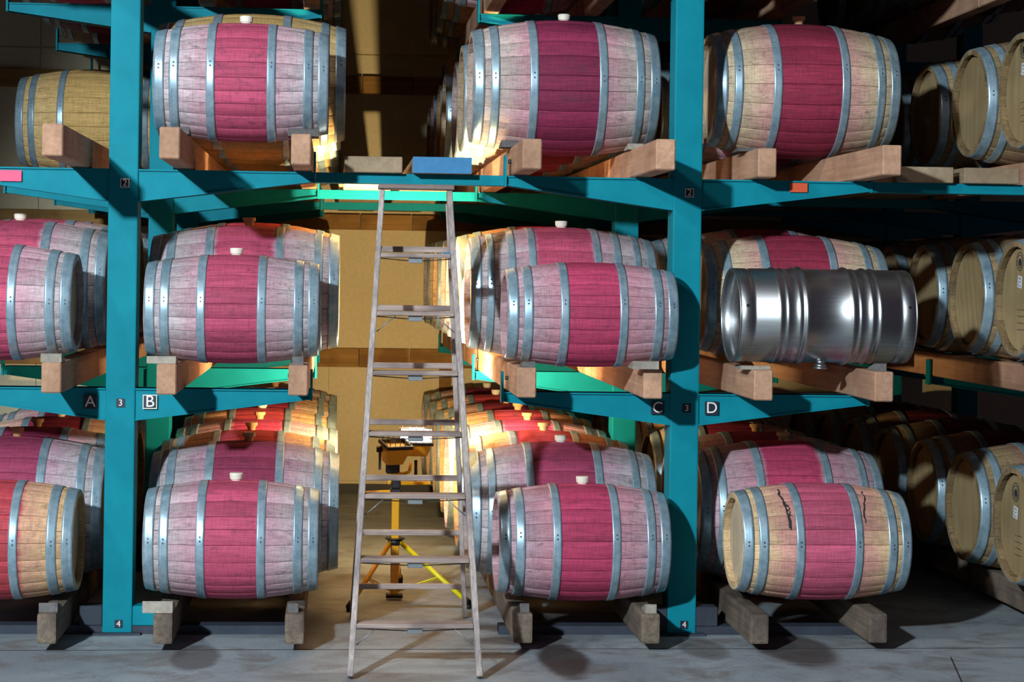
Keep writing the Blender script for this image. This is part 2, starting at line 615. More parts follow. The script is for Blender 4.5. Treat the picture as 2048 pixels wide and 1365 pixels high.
def plate(parent, x, z, w, body, size, border):
    p = mesh_obj('marker_plate', box_me(-w / 2, w / 2, -0.004, 0.0, -w / 2, w / 2), M['plate'], parent, (x, 0.0, z))
    p['label'] = 'dark plate with a pale ' + ('numeral ' if body.isdigit() else 'letter ') + body
    if border:
        bm = bmesh.new()
        h, t = w / 2, 0.004
        add_box(bm, -h, h, -0.0052, -0.004, h - t, h)
        add_box(bm, -h, h, -0.0052, -0.004, -h, -h + t)
        add_box(bm, -h, -h + t, -0.0052, -0.004, -h + t, h - t)
        add_box(bm, h - t, h, -0.0052, -0.004, -h + t, h - t)
        mesh_obj('plate_border', to_mesh(bm), M['white'], p)
    text_obj('numeral' if body.isdigit() else 'letter', body, size, p, (0, -0.006, 0), M['white'])
    return p


for pi_, (px, pname) in enumerate(POSTS):
    for fi, fy in enumerate(FRAMES):
        if pi_ == 2 and fi == 0:
            pass
        u = empty('rack_upright', (px, fy, 0))
        lab = 'teal steel rack upright with tapered arms %s, %s of its row' % (pname, ORD[fi])
        tag(u, lab, 'rack upright', 'teal rack uprights')
        mesh_obj('post', POST_ME, M['teal'], u)
        mesh_obj('base_plate', BASE_ME, M['shaded_grey_steel'], u)
        for s in (-1, 1):
            for lv, z in ARM_Z.items():
                if pi_ == 2 and lv == 1 and fi == 1:
                    continue
                mesh_obj('arm', ARM[s], M['teal'], u, (0, 0, z))
                mesh_obj('stop_tab', TAB[s], M['teal'], u, (0, 0, z))
            mesh_obj('foot_arm', box_me(0.075 * s if s > 0 else -0.95, 0.95 if s > 0 else -0.075, 0.01, 0.11, 0.0, 0.045), M['shaded_grey_steel'], u)
            mesh_obj('foot_gusset', box_me(0.076 if s > 0 else -0.19, 0.19 if s > 0 else -0.076, 0.002, 0.10, 0.045, 0.145, 0.004), M['teal' if s > 0 and pi_ == 0 else 'shaded_grey_steel'], u)  # teal on the lit gusset, shade painted as grey on the others
        if fi == 0 and pi_ < 2:
            plate(u, 0.008, 2.298, 0.046, '2', 0.048, True)
            plate(u, 0.002 if pi_ == 0 else 0.01, 1.179, 0.044, '3', 0.046, False)
            plate(u, 0.008 if pi_ == 0 else 0.013, 0.055, 0.040, '4', 0.044, False)
            if pi_ == 0:
                plate(u, -0.150, 1.183, 0.070, 'A', 0.082, False)
                plate(u, 0.150, 1.186, 0.072, 'B', 0.084, True)
                tp = mesh_obj('tape', box_me(-0.055, 0.055, -0.002, 0.0, -0.028, 0.028), M['red_tape'], u, (-0.566, 0.0, 2.325))
                tp['label'] = 'pinkish red tape strip on the upper left arm'
            else:
                plate(u, -0.142, 1.18, 0.068, 'C', 0.080, False)
                plate(u, 0.141, 1.181, 0.070, 'D', 0.082, False)
                tp = mesh_obj('tape', box_me(-0.047, 0.047, -0.002, 0.0, -0.024, 0.024), M['orange_tape'], u, (0.583, 0.0, 2.335))
                tp['label'] = 'orange tape patch on the upper right arm'


# aisle beams on the top shelf level
def channel_me(x0, x1):
    bm = bmesh.new()
    poly = [(0.0, 0.0), (0.11, 0.0), (0.11, -0.008), (0.008, -0.008), (0.008, -0.044), (0.11, -0.044), (0.11, -0.052), (0.0, -0.052)]
    add_prism(bm, poly, x0, x1, 'X')
    return to_mesh(bm)


for ai, (x0, x1, nm) in enumerate(((-0.116, 0.851, 'over the ladder aisle'), (2.784, 3.752, 'over the right-hand aisle'))):
    for fi in range(3):
        o = mesh_obj('aisle_beam', channel_me(0, x1 - x0), M['teal'], None, (x0, FRAMES[fi], 2.370))
        tag(o, 'thin teal channel beam %s at top shelf height, %s one' % (nm, ORD[fi]), 'beam', 'teal beams over the aisles')

# walkway planks on those beams
PL = [(0.03, 0.325, -0.06, 2.0, 'plank', 'grey-brown walkway plank end behind the ladder top, left of blue one'),
      (0.376, 0.676, -0.10, 2.0, 'blue', 'walkway plank with blue painted end above the ladder top'),
      (0.0, 0.300, 2.02, 5.95, 'plank', 'rear walkway plank over ladder aisle, left of the light gap'),
      (0.385, 0.690, 2.02, 5.95, 'plank', 'rear walkway plank over ladder aisle, right of the light gap'),
      (2.914, 3.201, -0.05, 3.9, 'plank', 'brown walkway plank over right aisle, next to the post shelf'),
      (3.259, 3.553, -0.05, 3.9, 'plank', 'brown walkway plank over right aisle, nearer the far right barrels')]
for x0, x1, y0, y1, mk, lab in PL:
    t = empty('walkway_plank', ((x0 + x1) / 2, y0, 2.371))
    tag(t, lab, 'plank', 'walkway planks on the aisle beams')
    h = (x1 - x0) / 2
    mesh_obj('board', box_me(-h, h, 0.004, y1 - y0, 0.0, 0.082, 0.004), M['plank'], t)
    if mk == 'blue':
        p = mesh_obj('painted_end', box_me(-h, h, -0.002, 0.004, 0.0, 0.082, 0.0), M['blue'], t)
        p['label'] = 'blue painted end of the plank'

# ------------------------------------------------------------------ timber rails
RAILX = {'A': (-1.371, -2.0), 'B': (-0.816, -0.182), 'C': (0.937, 1.567), 'D': (2.110, 2.716), 'E': (3.822, 4.43)}
BAY = {'A': 'at the left edge', 'B': 'left of the ladder', 'C': 'right of the ladder', 'D': 'beyond the right teal post', 'E': 'on the far right rack'}
SHELF = {1: 'overhead shelf', 2: 'top shelf', 3: 'middle shelf', 4: 'bottom row'}
RAIL_TOP = {1: 3.4885 + RAIL_H, 2: 2.370 + SHIM + RAIL_H, 3: 1.2555 + RAIL_H, 4: 0.195}
RX2 = {('A', 2, 0): -1.310, ('B', 2, 0): -0.783, ('D', 2, 0): 2.175, ('D', 2, 1): 2.705}
RY0 = {('A', 2, 0): -0.92, ('B', 2, 0): -0.86, ('B', 2, 1): -0.58, ('C', 2, 0): -0.56, ('C', 2, 1): -0.70, ('D', 2, 0): -0.22, ('D', 2, 1): -0.60}
CHOCK_MES = {}


def rail(bay, lv, k):
    x = RX2.get((bay, lv, k), RAILX[bay][k])
    y0 = RY0.get((bay, lv, k), -0.46 + random.uniform(-0.03, 0.03))
    zt = RAIL_TOP[lv]
    t = empty('timber_rail', (x, y0, zt - RAIL_H))
    side = ('left' if RAILX[bay][k] == min(RAILX[bay]) else 'right')
    tag(t, 'timber rail under %s barrels %s, %s of the pair' % (SHELF[lv], BAY[bay], side), 'timber rail', 'timber rails under the barrels')
    seg = [y0]
    for y in (1.25 if k == 0 else 1.75, 3.3, 5.95):
        seg.append(y)
    for i in range(len(seg) - 1):
        a, b_ = seg[i] - y0, seg[i + 1] - y0 - (0.006 if i < 2 else 0)
        old = lv == 4
        bm = bmesh.new()
        add_box(bm, -RAIL_W / 2, RAIL_W / 2, a, b_, 0.0 if not old else 0.0, RAIL_H, 0.014 if old else 0.006, 2 if old else 1)
        mesh_obj('timber', to_mesh(bm), M['rail_old' if old else 'rail'], t, (0, 0, 0))
    if lv == 2:
        for fy in FRAMES:
            mesh_obj('shim', box_me(-0.04, 0.04, fy - y0 + (0.01 if fy > 0 else -0.06), fy - y0 + 0.11, -SHIM + 0.001, 0.0), M['rail_old'], t)
    if lv in (2, 3) and bay in 'BC':
        for fy in FRAMES[:2]:
            s = -1
            if (bay == 'B') == (k == 1):
                mesh_obj('bolt', BOLT_ME, M['iron'], t, (s * (RAIL_W / 2 + 0.007), fy - y0 + 0.02, 0.07))
    return t


for bay in 'ABCDE':
    for lv in (1, 2, 3, 4):
        for k in (0, 1):
            if bay in 'AE' and k == 1:
                continue
            rail(bay, lv, k)

# ------------------------------------------------------------------ barrels
PROF = {'hog': (1.0, 0.380, 0.305), 'small': (0.86, 0.300, 0.247)}
WCL = [0.85, 1.0, 1.15]


def rad(tp, x):
    Lb, R, r = PROF[tp]
    return R - (R - r) * (2 * abs(x) / Lb) ** 2.0


def add_stave(bm, tp, half, a0=0.0, nx=10):
    Lb, R, r = PROF[tp]
    e0, e1 = 0.0022, 0.014
    angs = [(-half + e0, -0.0014), (-half + e1, 0.0), (0.0, 0.0), (half - e1, 0.0), (half - e0, -0.0014)]
    rows = []
    for i in range(nx + 1):
        x = -Lb / 2 + Lb * i / nx
        rr = rad(tp, x)
        row = []
        for a, d in angs:
            row.append(bm.verts.new((x, -(rr + d) * sin(a + a0), (rr + d) * cos(a + a0))))
        ri = rr - 0.026
        for a in (half - e0, -half + e0):
            row.append(bm.verts.new((x, -ri * sin(a + a0), ri * cos(a + a0))))
        rows.append(row)
    n = 7
    fs = []
    for i in range(nx):
        for j in range(n):
            k = (j + 1) % n
            f = bm.faces.new((rows[i][j], rows[i + 1][j], rows[i + 1][k], rows[i][k]))
            f.smooth = j < 4
            fs.append(f)
    fs.append(bm.faces.new(rows[0]))
    fs.append(bm.faces.new(rows[-1][::-1]))
    bmesh.ops.recalc_face_normals(bm, faces=fs)


ALPHA = 2 * pi / (8 * sum(WCL))
STAVE = {}
for tp in PROF:
    for w in range(3):
        bm = bmesh.new()
        add_stave(bm, tp, ALPHA * WCL[w] / 2)
        STAVE[tp, w] = to_mesh(bm, 'stave')


def stave_layout(seed):
    rr = random.Random(seed)
    seq = [0, 1, 2] * 8
    rr.shuffle(seq)
    out, a = [], -ALPHA * WCL[seq[0]] / 2
    for w in seq:
        h = ALPHA * WCL[w] / 2
        out.append((w, a + h))
        a += 2 * h
    return out


JOINED = {}
for tp in PROF:
    bm = bmesh.new()
    for w, a in stave_layout(3):
        add_stave(bm, tp, ALPHA * WCL[w] / 2, a, 8)
    JOINED[tp] = to_mesh(bm, 'staves')


def hoop_me(tp, xc, w):
    bm = bmesh.new()
    x0, x1 = xc - w / 2, xc + w / 2
    n = 5
    out = [(x0 + (x1 - x0) * i / n, rad(tp, x0 + (x1 - x0) * i / n) + 0.0042) for i in range(n + 1)]
    inn = [(x, r - 0.0036) for x, r in out][::-1]
    add_lathe_x(bm, out + inn, 64, True)
    # riveted lap: a raised end strap and two rivets
    a = 1.25
    for t, m_i in ((a, 0), (a + 0.07, 0)):
        rr = rad(tp, xc) + 0.0045
        p = Vector((xc, -rr * sin(t), rr * cos(t)))
        q = Vector((0, -sin(t), cos(t)))
        add_tube(bm, p - q * 0.003, p + q * 0.004, 0.0055, 0.004, 8)
    for f in bm.faces:
        if len(f.verts) != 4 or f.calc_area() < 2e-5:
            f.material_index = 1
    me = to_mesh(bm, 'hoop')
    # sharp rim edges
    me.materials.append(M['hoop'])
    me.materials.append(M['iron'])
    return me


def head_me(tp):
    Lb, R, r = PROF[tp]
    bm = bmesh.new()
    rr = r - 0.0275
    nb, x0 = 7, -0.012
    # planks of the head with shallow V joints
    edges = [-rr + 2 * rr * i / nb for i in range(nb + 1)]
    for i in range(nb):
        y0, y1 = edges[i] + 0.0012, edges[i + 1] - 0.0012
        pts = []
        m_ = 6
        for j in range(m_ + 1):
            y = y0 + (y1 - y0) * j / m_
            pts.append((y, math.sqrt(max(rr * rr - y * y, 0.0))))
        poly = [(y, z) for y, z in pts] + [(y, -z) for y, z in pts[::-1]]
        cl = []
        for p in poly:
            if not cl or (abs(p[0] - cl[-1][0]) + abs(p[1] - cl[-1][1])) > 1e-4:
                cl.append(p)
        if abs(cl[0][0] - cl[-1][0]) + abs(cl[0][1] - cl[-1][1]) < 1e-4:
            cl.pop()
        add_prism(bm, cl, -0.011, 0.011, 'X')
    return to_mesh(bm, 'head')


HOOPS = {'hog': [(-0.472, 0.055), (-0.388, 0.045), (-0.185, 0.045), (0.185, 0.045), (0.388, 0.045), (0.472, 0.055)],
         'hog8': [(-0.472, 0.055), (-0.395, 0.038), (-0.285, 0.040), (-0.175, 0.040), (0.175, 0.040), (0.285, 0.040), (0.395, 0.038), (0.472, 0.055)],
         'small': [(-0.402, 0.052), (-0.328, 0.046), (-0.148, 0.042), (0.148, 0.042), (0.328, 0.046), (0.402, 0.052)]}
HOOP_ME = {k: [hoop_me(k.replace('8', ''), xc, w) for xc, w in v] for k, v in HOOPS.items()}
HEAD_ME = {tp: head_me(tp) for tp in PROF}
bm = bmesh.new()
add_lathe_x(bm, [(-0.02, 0.0), (-0.02, 0.022), (0.004, 0.026), (0.006, 0.031), (0.030, 0.034), (0.036, 0.031), (0.036, 0.0)], 18)
bmesh.ops.rotate(bm, verts=bm.verts, cent=(0, 0, 0), matrix=Matrix.Rotation(-pi / 2, 3, 'Y'))
BUNG_A = to_mesh(bm)
bm = bmesh.new()
add_lathe_x(bm, [(-0.02, 0.0), (-0.02, 0.020), (0.012, 0.024), (0.024, 0.028), (0.024, 0.035), (0.044, 0.036), (0.044, 0.0)], 18)
bmesh.ops.rotate(bm, verts=bm.verts, cent=(0, 0, 0), matrix=Matrix.Rotation(-pi / 2, 3, 'Y'))
BUNG_B = to_mesh(bm)
for me in (BUNG_A, BUNG_B):
    for p in me.polygons:
        p.use_smooth = False

OAK = {
    'pink': oak_material('oak_pink', '#c45270', '#c89aa8', '#c0b0b2', 0.135),
    'rose': oak_material('oak_rose', '#c04468', '#c98f9c', '#c2a0aa', 0.135),
    'deep': oak_material('oak_deep', '#8f3052', '#cf98a2', '#cdbab2', 0.16),
    'maroon': oak_material('oak_maroon', '#942f47', '#cf9c92', '#d0b898', 0.16),
    'plum': oak_material('oak_plum', '#a04060', '#c49aaa', '#bcb0b4', 0.16),
    'cream': oak_material('oak_cream', '#c65a76', '#d79a8e', '#e2c194', 0.145, dirty=0.15),
    'lav': oak_material('oak_lavender', '#bc4e6c', '#c69ea8', '#c2b4b8', 0.135, dirty=0.6),
    'bare': oak_material('oak_bare', '#cfa868', '#d3ad70', '#d6b47c', 0.16, dirty=0.25),
    'aged': oak_material('oak_aged', '#7a2c3c', '#94705c', '#9c8460', 0.15, dirty=0.6),
    'amber': oak_material('oak_amber', '#b8444e', '#cf9c80', '#d2ac80', 0.16),
}
LOOK = {'pink': 'pink-sided barrel with crimson middle', 'rose': 'rose-sided barrel with red middle', 'deep': 'pale barrel with dark wine-stained middle',
        'maroon': 'cream barrel with maroon middle', 'plum': 'lilac-sided barrel with plum middle', 'cream': 'cream barrel with pink middle',
        'lav': 'lavender-sided barrel with magenta middle', 'bare': 'unstained tan barrel', 'aged': 'aged brown barrel', 'amber': 'tan barrel with red middle'}
NTH = ['first', 'second', 'third', 'fourth', 'fifth', 'sixth', 'seventh', 'eighth']
SERIAL = [0]


def barrel(bay, lv, nth, tp, xc, y, look, full, top=None, hoops=None, bung='A', yaw=0.0, lab=None, roll=None):
    SERIAL[0] += 1
    sd = SERIAL[0]
    rr = random.Random(sd * 13)
    Lb, R, r = PROF[tp]
    off = min(abs(xc - RX2.get((bay, lv, i_), RAILX[bay][i_])) for i_ in (0, 1)) - RAIL_W / 2
    k = rad(tp, min(off, Lb * 0.44)) / R
    zt = RAIL_TOP[lv]
    if top is None:
        sr = 1.0 + rr.uniform(-0.01, 0.01)
    else:
        sr = (top - zt - 0.005) / (1 + k) / R
    cz = zt + k * R * sr + 0.005
    if lv == 4 and tp == 'small':            # held up by its chocks
        sr = 0.298 / R
        cz = top - 0.298
    t = empty('wine_barrel', (xc, y, cz - R * sr), (0, 0, yaw))
    t.scale = (1, sr, sr)
    bayname = BAY[bay]
    tag(t, lab or '%s, %s %s, %s from front' % (LOOK[look], SHELF[lv], bayname, NTH[nth]), 'barrel', 'barrels on the %s %s' % (SHELF[lv], bayname))
    up_ = (0, 0, R)
    mt = OAK[look]
    if full:
        ro = rr.uniform(0, 0.25) if roll is None else roll
        for w, a in stave_layout(sd):
            mesh_obj('stave', STAVE[tp, w], mt, t, up_, (a, 0, 0))
    else:
        s_ = mesh_obj('staves', JOINED[tp], mt, t, up_)
        s_['kind'] = 'stuff'
    hk = hoops or tp
    rot = rr.uniform(0.0, 0.25)
    for me in HOOP_ME[hk]:
        o = bpy.data.objects.new('hoop', me)
        COL.objects.link(o)
        o.parent = t
        o.location = up_
        o.rotation_euler = (rot + rr.uniform(-0.03, 0.03), 0, 0)
    hm = M['head'] if bay == 'E' or rr.random() < 0.5 else M['head_pink']
    heads = []
    for s in (-1, 1):
        h = mesh_obj('head', HEAD_ME[tp], hm, t, (s * (Lb / 2 - 0.045), 0, R), (rr.uniform(-0.3, 0.3) + pi / 2 * 0, 0, 0))
        heads.append(h)
    if bung:
        bo = mesh_obj('bung', BUNG_A if bung == 'A' else BUNG_B, M['bung_white'] if bung == 'A' else M['bung_tan'], t, (0.01, 0, 2 * R))
    return t, heads


Y0, DY = 0.58, 0.79
# front and second barrels of each bay, measured one by one
FULL = [
    # bay lv nth type  xc      y     look    top    hoops  bung
    ('B', 4, 0, 'small', -0.503, -0.12, 'pink', 0.805, None, 'A'),
    ('B', 4, 1, 'hog', -0.474, 0.58, 'plum', 0.941, None, 'B'),
    ('B', 3, 0, 'small', -0.517, -0.12, 'lav', 1.941, None, 'A'),
    ('B', 3, 1, 'hog', -0.489, 0.58, 'pink', 2.107, None, 'B'),
    ('B', 2, 0, 'small', -0.485, -0.12, 'lav', 3.107, None, 'A'),
    ('B', 2, 1, 'hog', -0.469, 0.60, 'bare', 3.253, None, None),
    ('C', 4, 0, 'small', 1.254, -0.12, 'rose', 0.799, None, 'A'),
    ('C', 4, 1, 'hog', 1.225, 0.58, 'plum', 0.949, None, 'A'),
    ('C', 3, 0, 'small', 1.280, -0.12, 'rose', 1.929, None, None),
    ('C', 3, 1, 'hog', 1.211, 0.58, 'pink', 2.123, 'hog8', 'A'),
    ('C', 2, 0, 'hog', 1.210, 0.58, 'deep', 3.255, None, 'A'),
    ('D', 4, 0, 'small', 2.468, -0.15, 'cream', 0.813, None, None),
    ('D', 4, 1, 'hog', 2.461, 0.58, 'rose', 0.966, None, 'B'),
    ('D', 3, 1, 'hog', 2.480, 0.58, 'maroon', 2.102, None, None),
    ('D', 2, 0, 'hog', 2.515, 0.58, 'maroon', 3.265, None, 'B'),
    ('A', 4, 0, 'small', -1.700, -0.12, 'amber', 0.798, None, None),
    ('A', 4, 1, 'hog', -1.713, 0.58, 'plum', 0.956, None, 'B'),
    ('A', 3, 0, 'small', -1.726, -0.12, 'pink', 1.977, None, None),
    ('A', 3, 1, 'hog', -1.713, 0.58, 'pink', 2.116, None, 'A'),
]
LABELS = {
    ('D', 4, 0): 'cream barrel with pink middle and black drips, bottom row beyond right teal post, front one',
    ('C', 3, 1): 'pink barrel with eight hoops, middle shelf right of the ladder, second from front',
    ('B', 2, 1): 'unstained tan barrel behind the lavender one, top shelf left of the ladder',
}
for bay, lv, nth, tp, xc, y, look, top, hp, bg in FULL:
    barrel(bay, lv, nth, tp, xc, y, look, True, top, hp, bg, lab=LABELS.get((bay, lv, nth)))

# the rows behind
XC = {'A': -1.725, 'B': -0.492, 'C': 1.212, 'D': 2.49, 'E': 4.12}
looks = ['pink', 'rose', 'plum', 'amber', 'deep', 'maroon', 'lav']
rb = random.Random(5)
for bay in 'ABCD':
    for lv in (4, 3, 2, 1):
        for i in range(0 if (lv == 1 and bay in 'ACD') else 1, 7):  # foremost overhead barrels are out of view, added to block lamp light
            nth = i if (bay, lv) in (('C', 2), ('D', 2)) else i + 1
            y = Y0 + DY * i
            if (bay, lv) == ('A', 2):
                if i < 4:
                    continue
                nth = i - 4
            if lv == 1:
                nth = i if bay in 'ACD' else i - 1
            lk = 'bare' if (bay, lv) in (('A', 2), ('B', 2)) else rb.choice(looks)
            if (bay, lv) in (('B', 4), ('C', 4)):
                lk = ['amber', 'rose', 'amber', 'maroon', 'amber', 'deep'][i - 1]
            barrel(bay, lv, nth, 'hog', XC[bay] + rb.uniform(-0.012, 0.012), y, lk, False, None, None, ('B' if rb.random() < 0.6 else 'A') if lv == 4 else None)

# far right rack: heads turned to the aisle
def wedge_label(parent, x, y, z, w, h, tilt, lines=3):
    p = mesh_obj('paper_label', box_me(-0.0012, 0.0, -w / 2, w / 2, -h / 2, h / 2), M['paper'], parent, (x, y, z), (tilt, 0, 0))
    bm = bmesh.new()
    rr = random.Random(2)
    for i in range(lines):
        zz = h * 0.28 - i * h * 0.28
        pts = [Vector((-0.0018, w * 0.32 - w * 0.64 * j / 7, zz + rr.uniform(-0.006, 0.006))) for j in range(8)]
        add_path(bm, pts, 0.0012, 4)
    s = mesh_obj('scribble', to_mesh(bm), M['ink'], p)
    return p


for lv in (4, 3, 2, 1):
    for i in range(7 if lv > 1 else 6):  # overhead ones here are added to darken the wall behind
        y = 0.18 + 0.775 * i
        t, heads = barrel('E', lv, i, 'hog', XC['E'] + rb.uniform(-0.01, 0.01), y, 'aged', i < 2 and lv > 1, None, None, 'B' if i < 2 else None)
        if i == 0 and lv > 1:
            hd = heads[0]
            hd.rotation_euler = (0, 0, 0)
            zt, yt = {4: (0.06, 0.05), 3: (0.09, 0.02), 2: (0.12, 0.02)}[lv]
            wedge_label(hd, -0.0115, yt, zt, 0.06, 0.065, 0.12)
            bm = bmesh.new()
            for rr_ in (0.035, 0.05):
                pts = [Vector((-0.0118, yt + rr_ * cos(a * pi / 8), zt + 0.11 + rr_ * sin(a * pi / 8))) for a in range(17)]
                add_path(bm, pts, 0.0025, 4)
            add_tube(bm, (-0.0122, yt, zt + 0.105), (-0.0112, yt, zt + 0.105), 0.022, n=8)
            mesh_obj('burnt_stamp', to_mesh(bm), M['iron'], hd)
            bm = bmesh.new()
            for k_ in range(4):
                zz = -0.06 - 0.035 * k_
                pts = [Vector((-0.0116, 0.05 - 0.10 * j / 6, zz + random.uniform(-0.004, 0.004))) for j in range(7)]
                add_path(bm, pts, 0.0016, 4)
            mesh_obj('ink_marks', to_mesh(bm), M['iron'], hd)

# black drips down the cream barrel at the bottom right
def drips(t_y, xs, parent_z, R, r, Lb):
    pass


cream = [o for o in COL.objects if o.get('label') == LABELS[('D', 4, 0)]][0]
Lb, R, r = PROF['small']
for (x0, a0, a1, w0, sd) in ((-0.215, 0.28, 1.25, 0.0055, 3), (-0.205, 0.75, 1.0, 0.004, 5), (0.215, 0.35, 1.15, 0.0035, 8)):
    rr = random.Random(sd)
    bm = bmesh.new()
    rows = []
    x = x0
    for i in range(19):
        a = a0 + (a1 - a0) * i / 18
        x += rr.uniform(-0.006, 0.0065)
        w = w0 * (0.5 + rr.random()) * (1 if i not in (0, 18) else 0.2)
        row = []
        for dx in (-w, w):
            q = rad('small', x + dx) + 0.0012
            row.append(bm.verts.new((x + dx, -q * sin(a), R + q * cos(a))))
        rows.append(row)
    for i in range(18):
        bm.faces.new((rows[i][0], rows[i][1], rows[i + 1][1], rows[i + 1][0]))
    o = mesh_obj('drip_stain', to_mesh(bm), M['ink'], cream)

# ------------------------------------------------------------------ steel keg
def keg():
    Lb, R = 0.89, 0.240
    xc, y, zt = 2.464, -0.14, RAIL_TOP[3]
    t = empty('steel_drum', (xc, y, zt + 0.014))
    tag(t, 'stainless steel drum with rolling ribs on the middle shelf beyond right teal post', 'drum')
    h = Lb / 2
    rib = []
    def bumpf(xb, w, hgt):
        return [(xb - w, R), (xb - w * 0.6, R + hgt * 0.7), (xb, R + hgt), (xb + w * 0.6, R + hgt * 0.7), (xb + w, R)]
    prof = [(-h, R - 0.004), (-h + 0.003, R), (-h + 0.06, R), (-h + 0.064, R - 0.004), (-h + 0.08, R - 0.004), (-h + 0.084, R)]
    for xb, w, hg in ((-0.245, 0.014, 0.008), (-0.205, 0.010, 0.004), (-0.145, 0.013, 0.006), (-0.110, 0.017, 0.013), (0.125, 0.018, 0.013), (0.165, 0.010, 0.004), (0.222, 0.014, 0.009), (0.265, 0.012, 0.006)):
        prof += bumpf(xb, w, hg)
    prof += [(h - 0.084, R), (h - 0.08, R - 0.004), (h - 0.064, R - 0.004), (h - 0.06, R), (h - 0.003, R), (h, R - 0.004)]
    inner = [(h, R - 0.010), (h - 0.05, R - 0.012), (-h + 0.05, R - 0.012), (-h, R - 0.010)]
    bm = bmesh.new()
    add_lathe_x(bm, prof + inner, 96, True)
    mesh_obj('shell', to_mesh(bm), M['steel'], t, (0, 0, R + 0.013))
    for s in (-1, 1):
        bm = bmesh.new()
        add_lathe_x(bm, [(s * (h - 0.055), R - 0.0125), (s * (h - 0.05), R - 0.02), (s * (h - 0.052), R * 0.7), (s * (h - 0.040), R * 0.55), (s * (h - 0.036), 0)], 64)
        mesh_obj('end_plate', to_mesh(bm), M['steel'], t, (0, 0, R + 0.013))
        bm = bmesh.new()
        add_lathe_x(bm, [(s * (h + 0.004) + 0.005 * cos(a * pi / 4), R - 0.006 + 0.006 * sin(a * pi / 4)) for a in range(8)], 64, True)
        mesh_obj('rim', to_mesh(bm), M['steel'], t, (0, 0, R + 0.013))
        bm = bmesh.new()
        a = 1.35
        for aa in (a,):
            p = Vector((s * (h - 0.032), -R * sin(aa), R * cos(aa)))
            q = Vector((0, -sin(aa), cos(aa)))
            add_tube(bm, p - q * 0.002, p + q * 0.0012, 0.009, n=12)
        mesh_obj('drain_hole', to_mesh(bm), M['dark'], t, (0, 0, R + 0.013))
    bm = bmesh.new()
    add_tube(bm, (0, 0, 0.010), (0, 0, -0.012), 0.022, n=20)
    add_tube(bm, (0, 0, -0.012), (0, 0, -0.026), 0.030, n=20)
    add_tube(bm, (0, 0, -0.026), (0, 0, -0.036), 0.036, n=20)
    mesh_obj('bung_fitting', to_mesh(bm), M['steel'], t, (0.0, -0.07, 0.020))


keg()

# ------------------------------------------------------------------ chocks between rails and barrels
def chock(x, y, z, w, d, h, mk, lab, taper=0.5, rot=0.0):
    bm = bmesh.new()
    add_prism(bm, [(-d / 2, 0), (d / 2, 0), (d / 2, h * taper), (-d / 2 + 0.008, h), (-d / 2, h * 0.92)], -w / 2, w / 2, 'X')
    o = mesh_obj('chock', to_mesh(bm), M[mk], None, (x, y, z + 0.0006), (0, 0, rot))
    tag(o, lab, 'chock', 'wooden chocks under the barrels')
    return o


Z2, Z3, Z4 = RAIL_TOP[2], RAIL_TOP[3], RAIL_TOP[4]
CH = [
    (-0.770, -0.34, Z2, 0.08, 0.14, 0.035, 'chock', 'dark chock on the left rail under the top shelf barrel left of ladder'),
    (-0.175, -0.34, Z2, 0.15, 0.16, 0.038, 'chock', 'slate-grey chock on the right rail under top shelf barrel left of ladder'),
    (0.885, 0.14, Z2, 0.09, 0.16, 0.035, 'chock', 'dark chock on the left rail under the top shelf barrel right of ladder'),
    (1.545, 0.14, Z2, 0.08, 0.14, 0.032, 'chock_pale', 'small chock on the right rail, top shelf barrel right of ladder'),
    (2.130, 0.12, Z2, 0.10, 0.16, 0.02, 'chock', 'thin greenish chock under the top shelf barrel beyond right teal post'),
    (-1.375, -0.37, Z3, 0.10, 0.14, 0.042, 'chock_pale', 'pale chock under the middle shelf barrel at the left edge'),
    (-0.845, -0.38, Z3, 0.14, 0.14, 0.036, 'chock_pale', 'grey chock on the left rail under middle shelf barrel left of ladder'),
    (-0.185, -0.39, Z3, 0.055, 0.12, 0.042, 'chock', 'small dark chock on the right rail, middle shelf barrel left of ladder'),
    (0.945, -0.38, Z3, 0.065, 0.13, 0.030, 'chock', 'small dark chock on the left rail, middle shelf barrel right of ladder'),
    (1.520, -0.42, Z3, 0.13, 0.14, 0.040, 'chock_pale', 'whitish chock on the right rail under middle shelf barrel right of ladder'),
    (2.085, -0.33, Z3, 0.15, 0.16, 0.020, 'chock_pale', 'thin pale board chock under the left end of the steel drum'),
    (2.718, -0.35, Z3, 0.06, 0.12, 0.038, 'chock', 'dark chock under the right end of the steel drum'),
    (-1.370, -0.38, Z4, 0.09, 0.14, 0.044, 'chock', 'brown chock under the bottom row barrel at the left edge'),
    (-0.845, -0.39, Z4, 0.145, 0.15, 0.056, 'chock_pale', 'thick grey chock overhanging the left rail, bottom barrel left of ladder'),
    (-0.190, -0.39, Z4, 0.05, 0.12, 0.044, 'chock', 'small dark chock on the right rail, bottom barrel left of ladder'),
    (0.945, -0.37, Z4, 0.045, 0.12, 0.044, 'chock', 'small green-grey chock on the left rail, bottom barrel right of ladder'),
    (1.570, -0.39, Z4, 0.055, 0.12, 0.044, 'chock_pale', 'pale stub chock on the right rail, bottom barrel right of ladder'),
]
for c_ in CH:
    chock(*c_, taper=0.25)

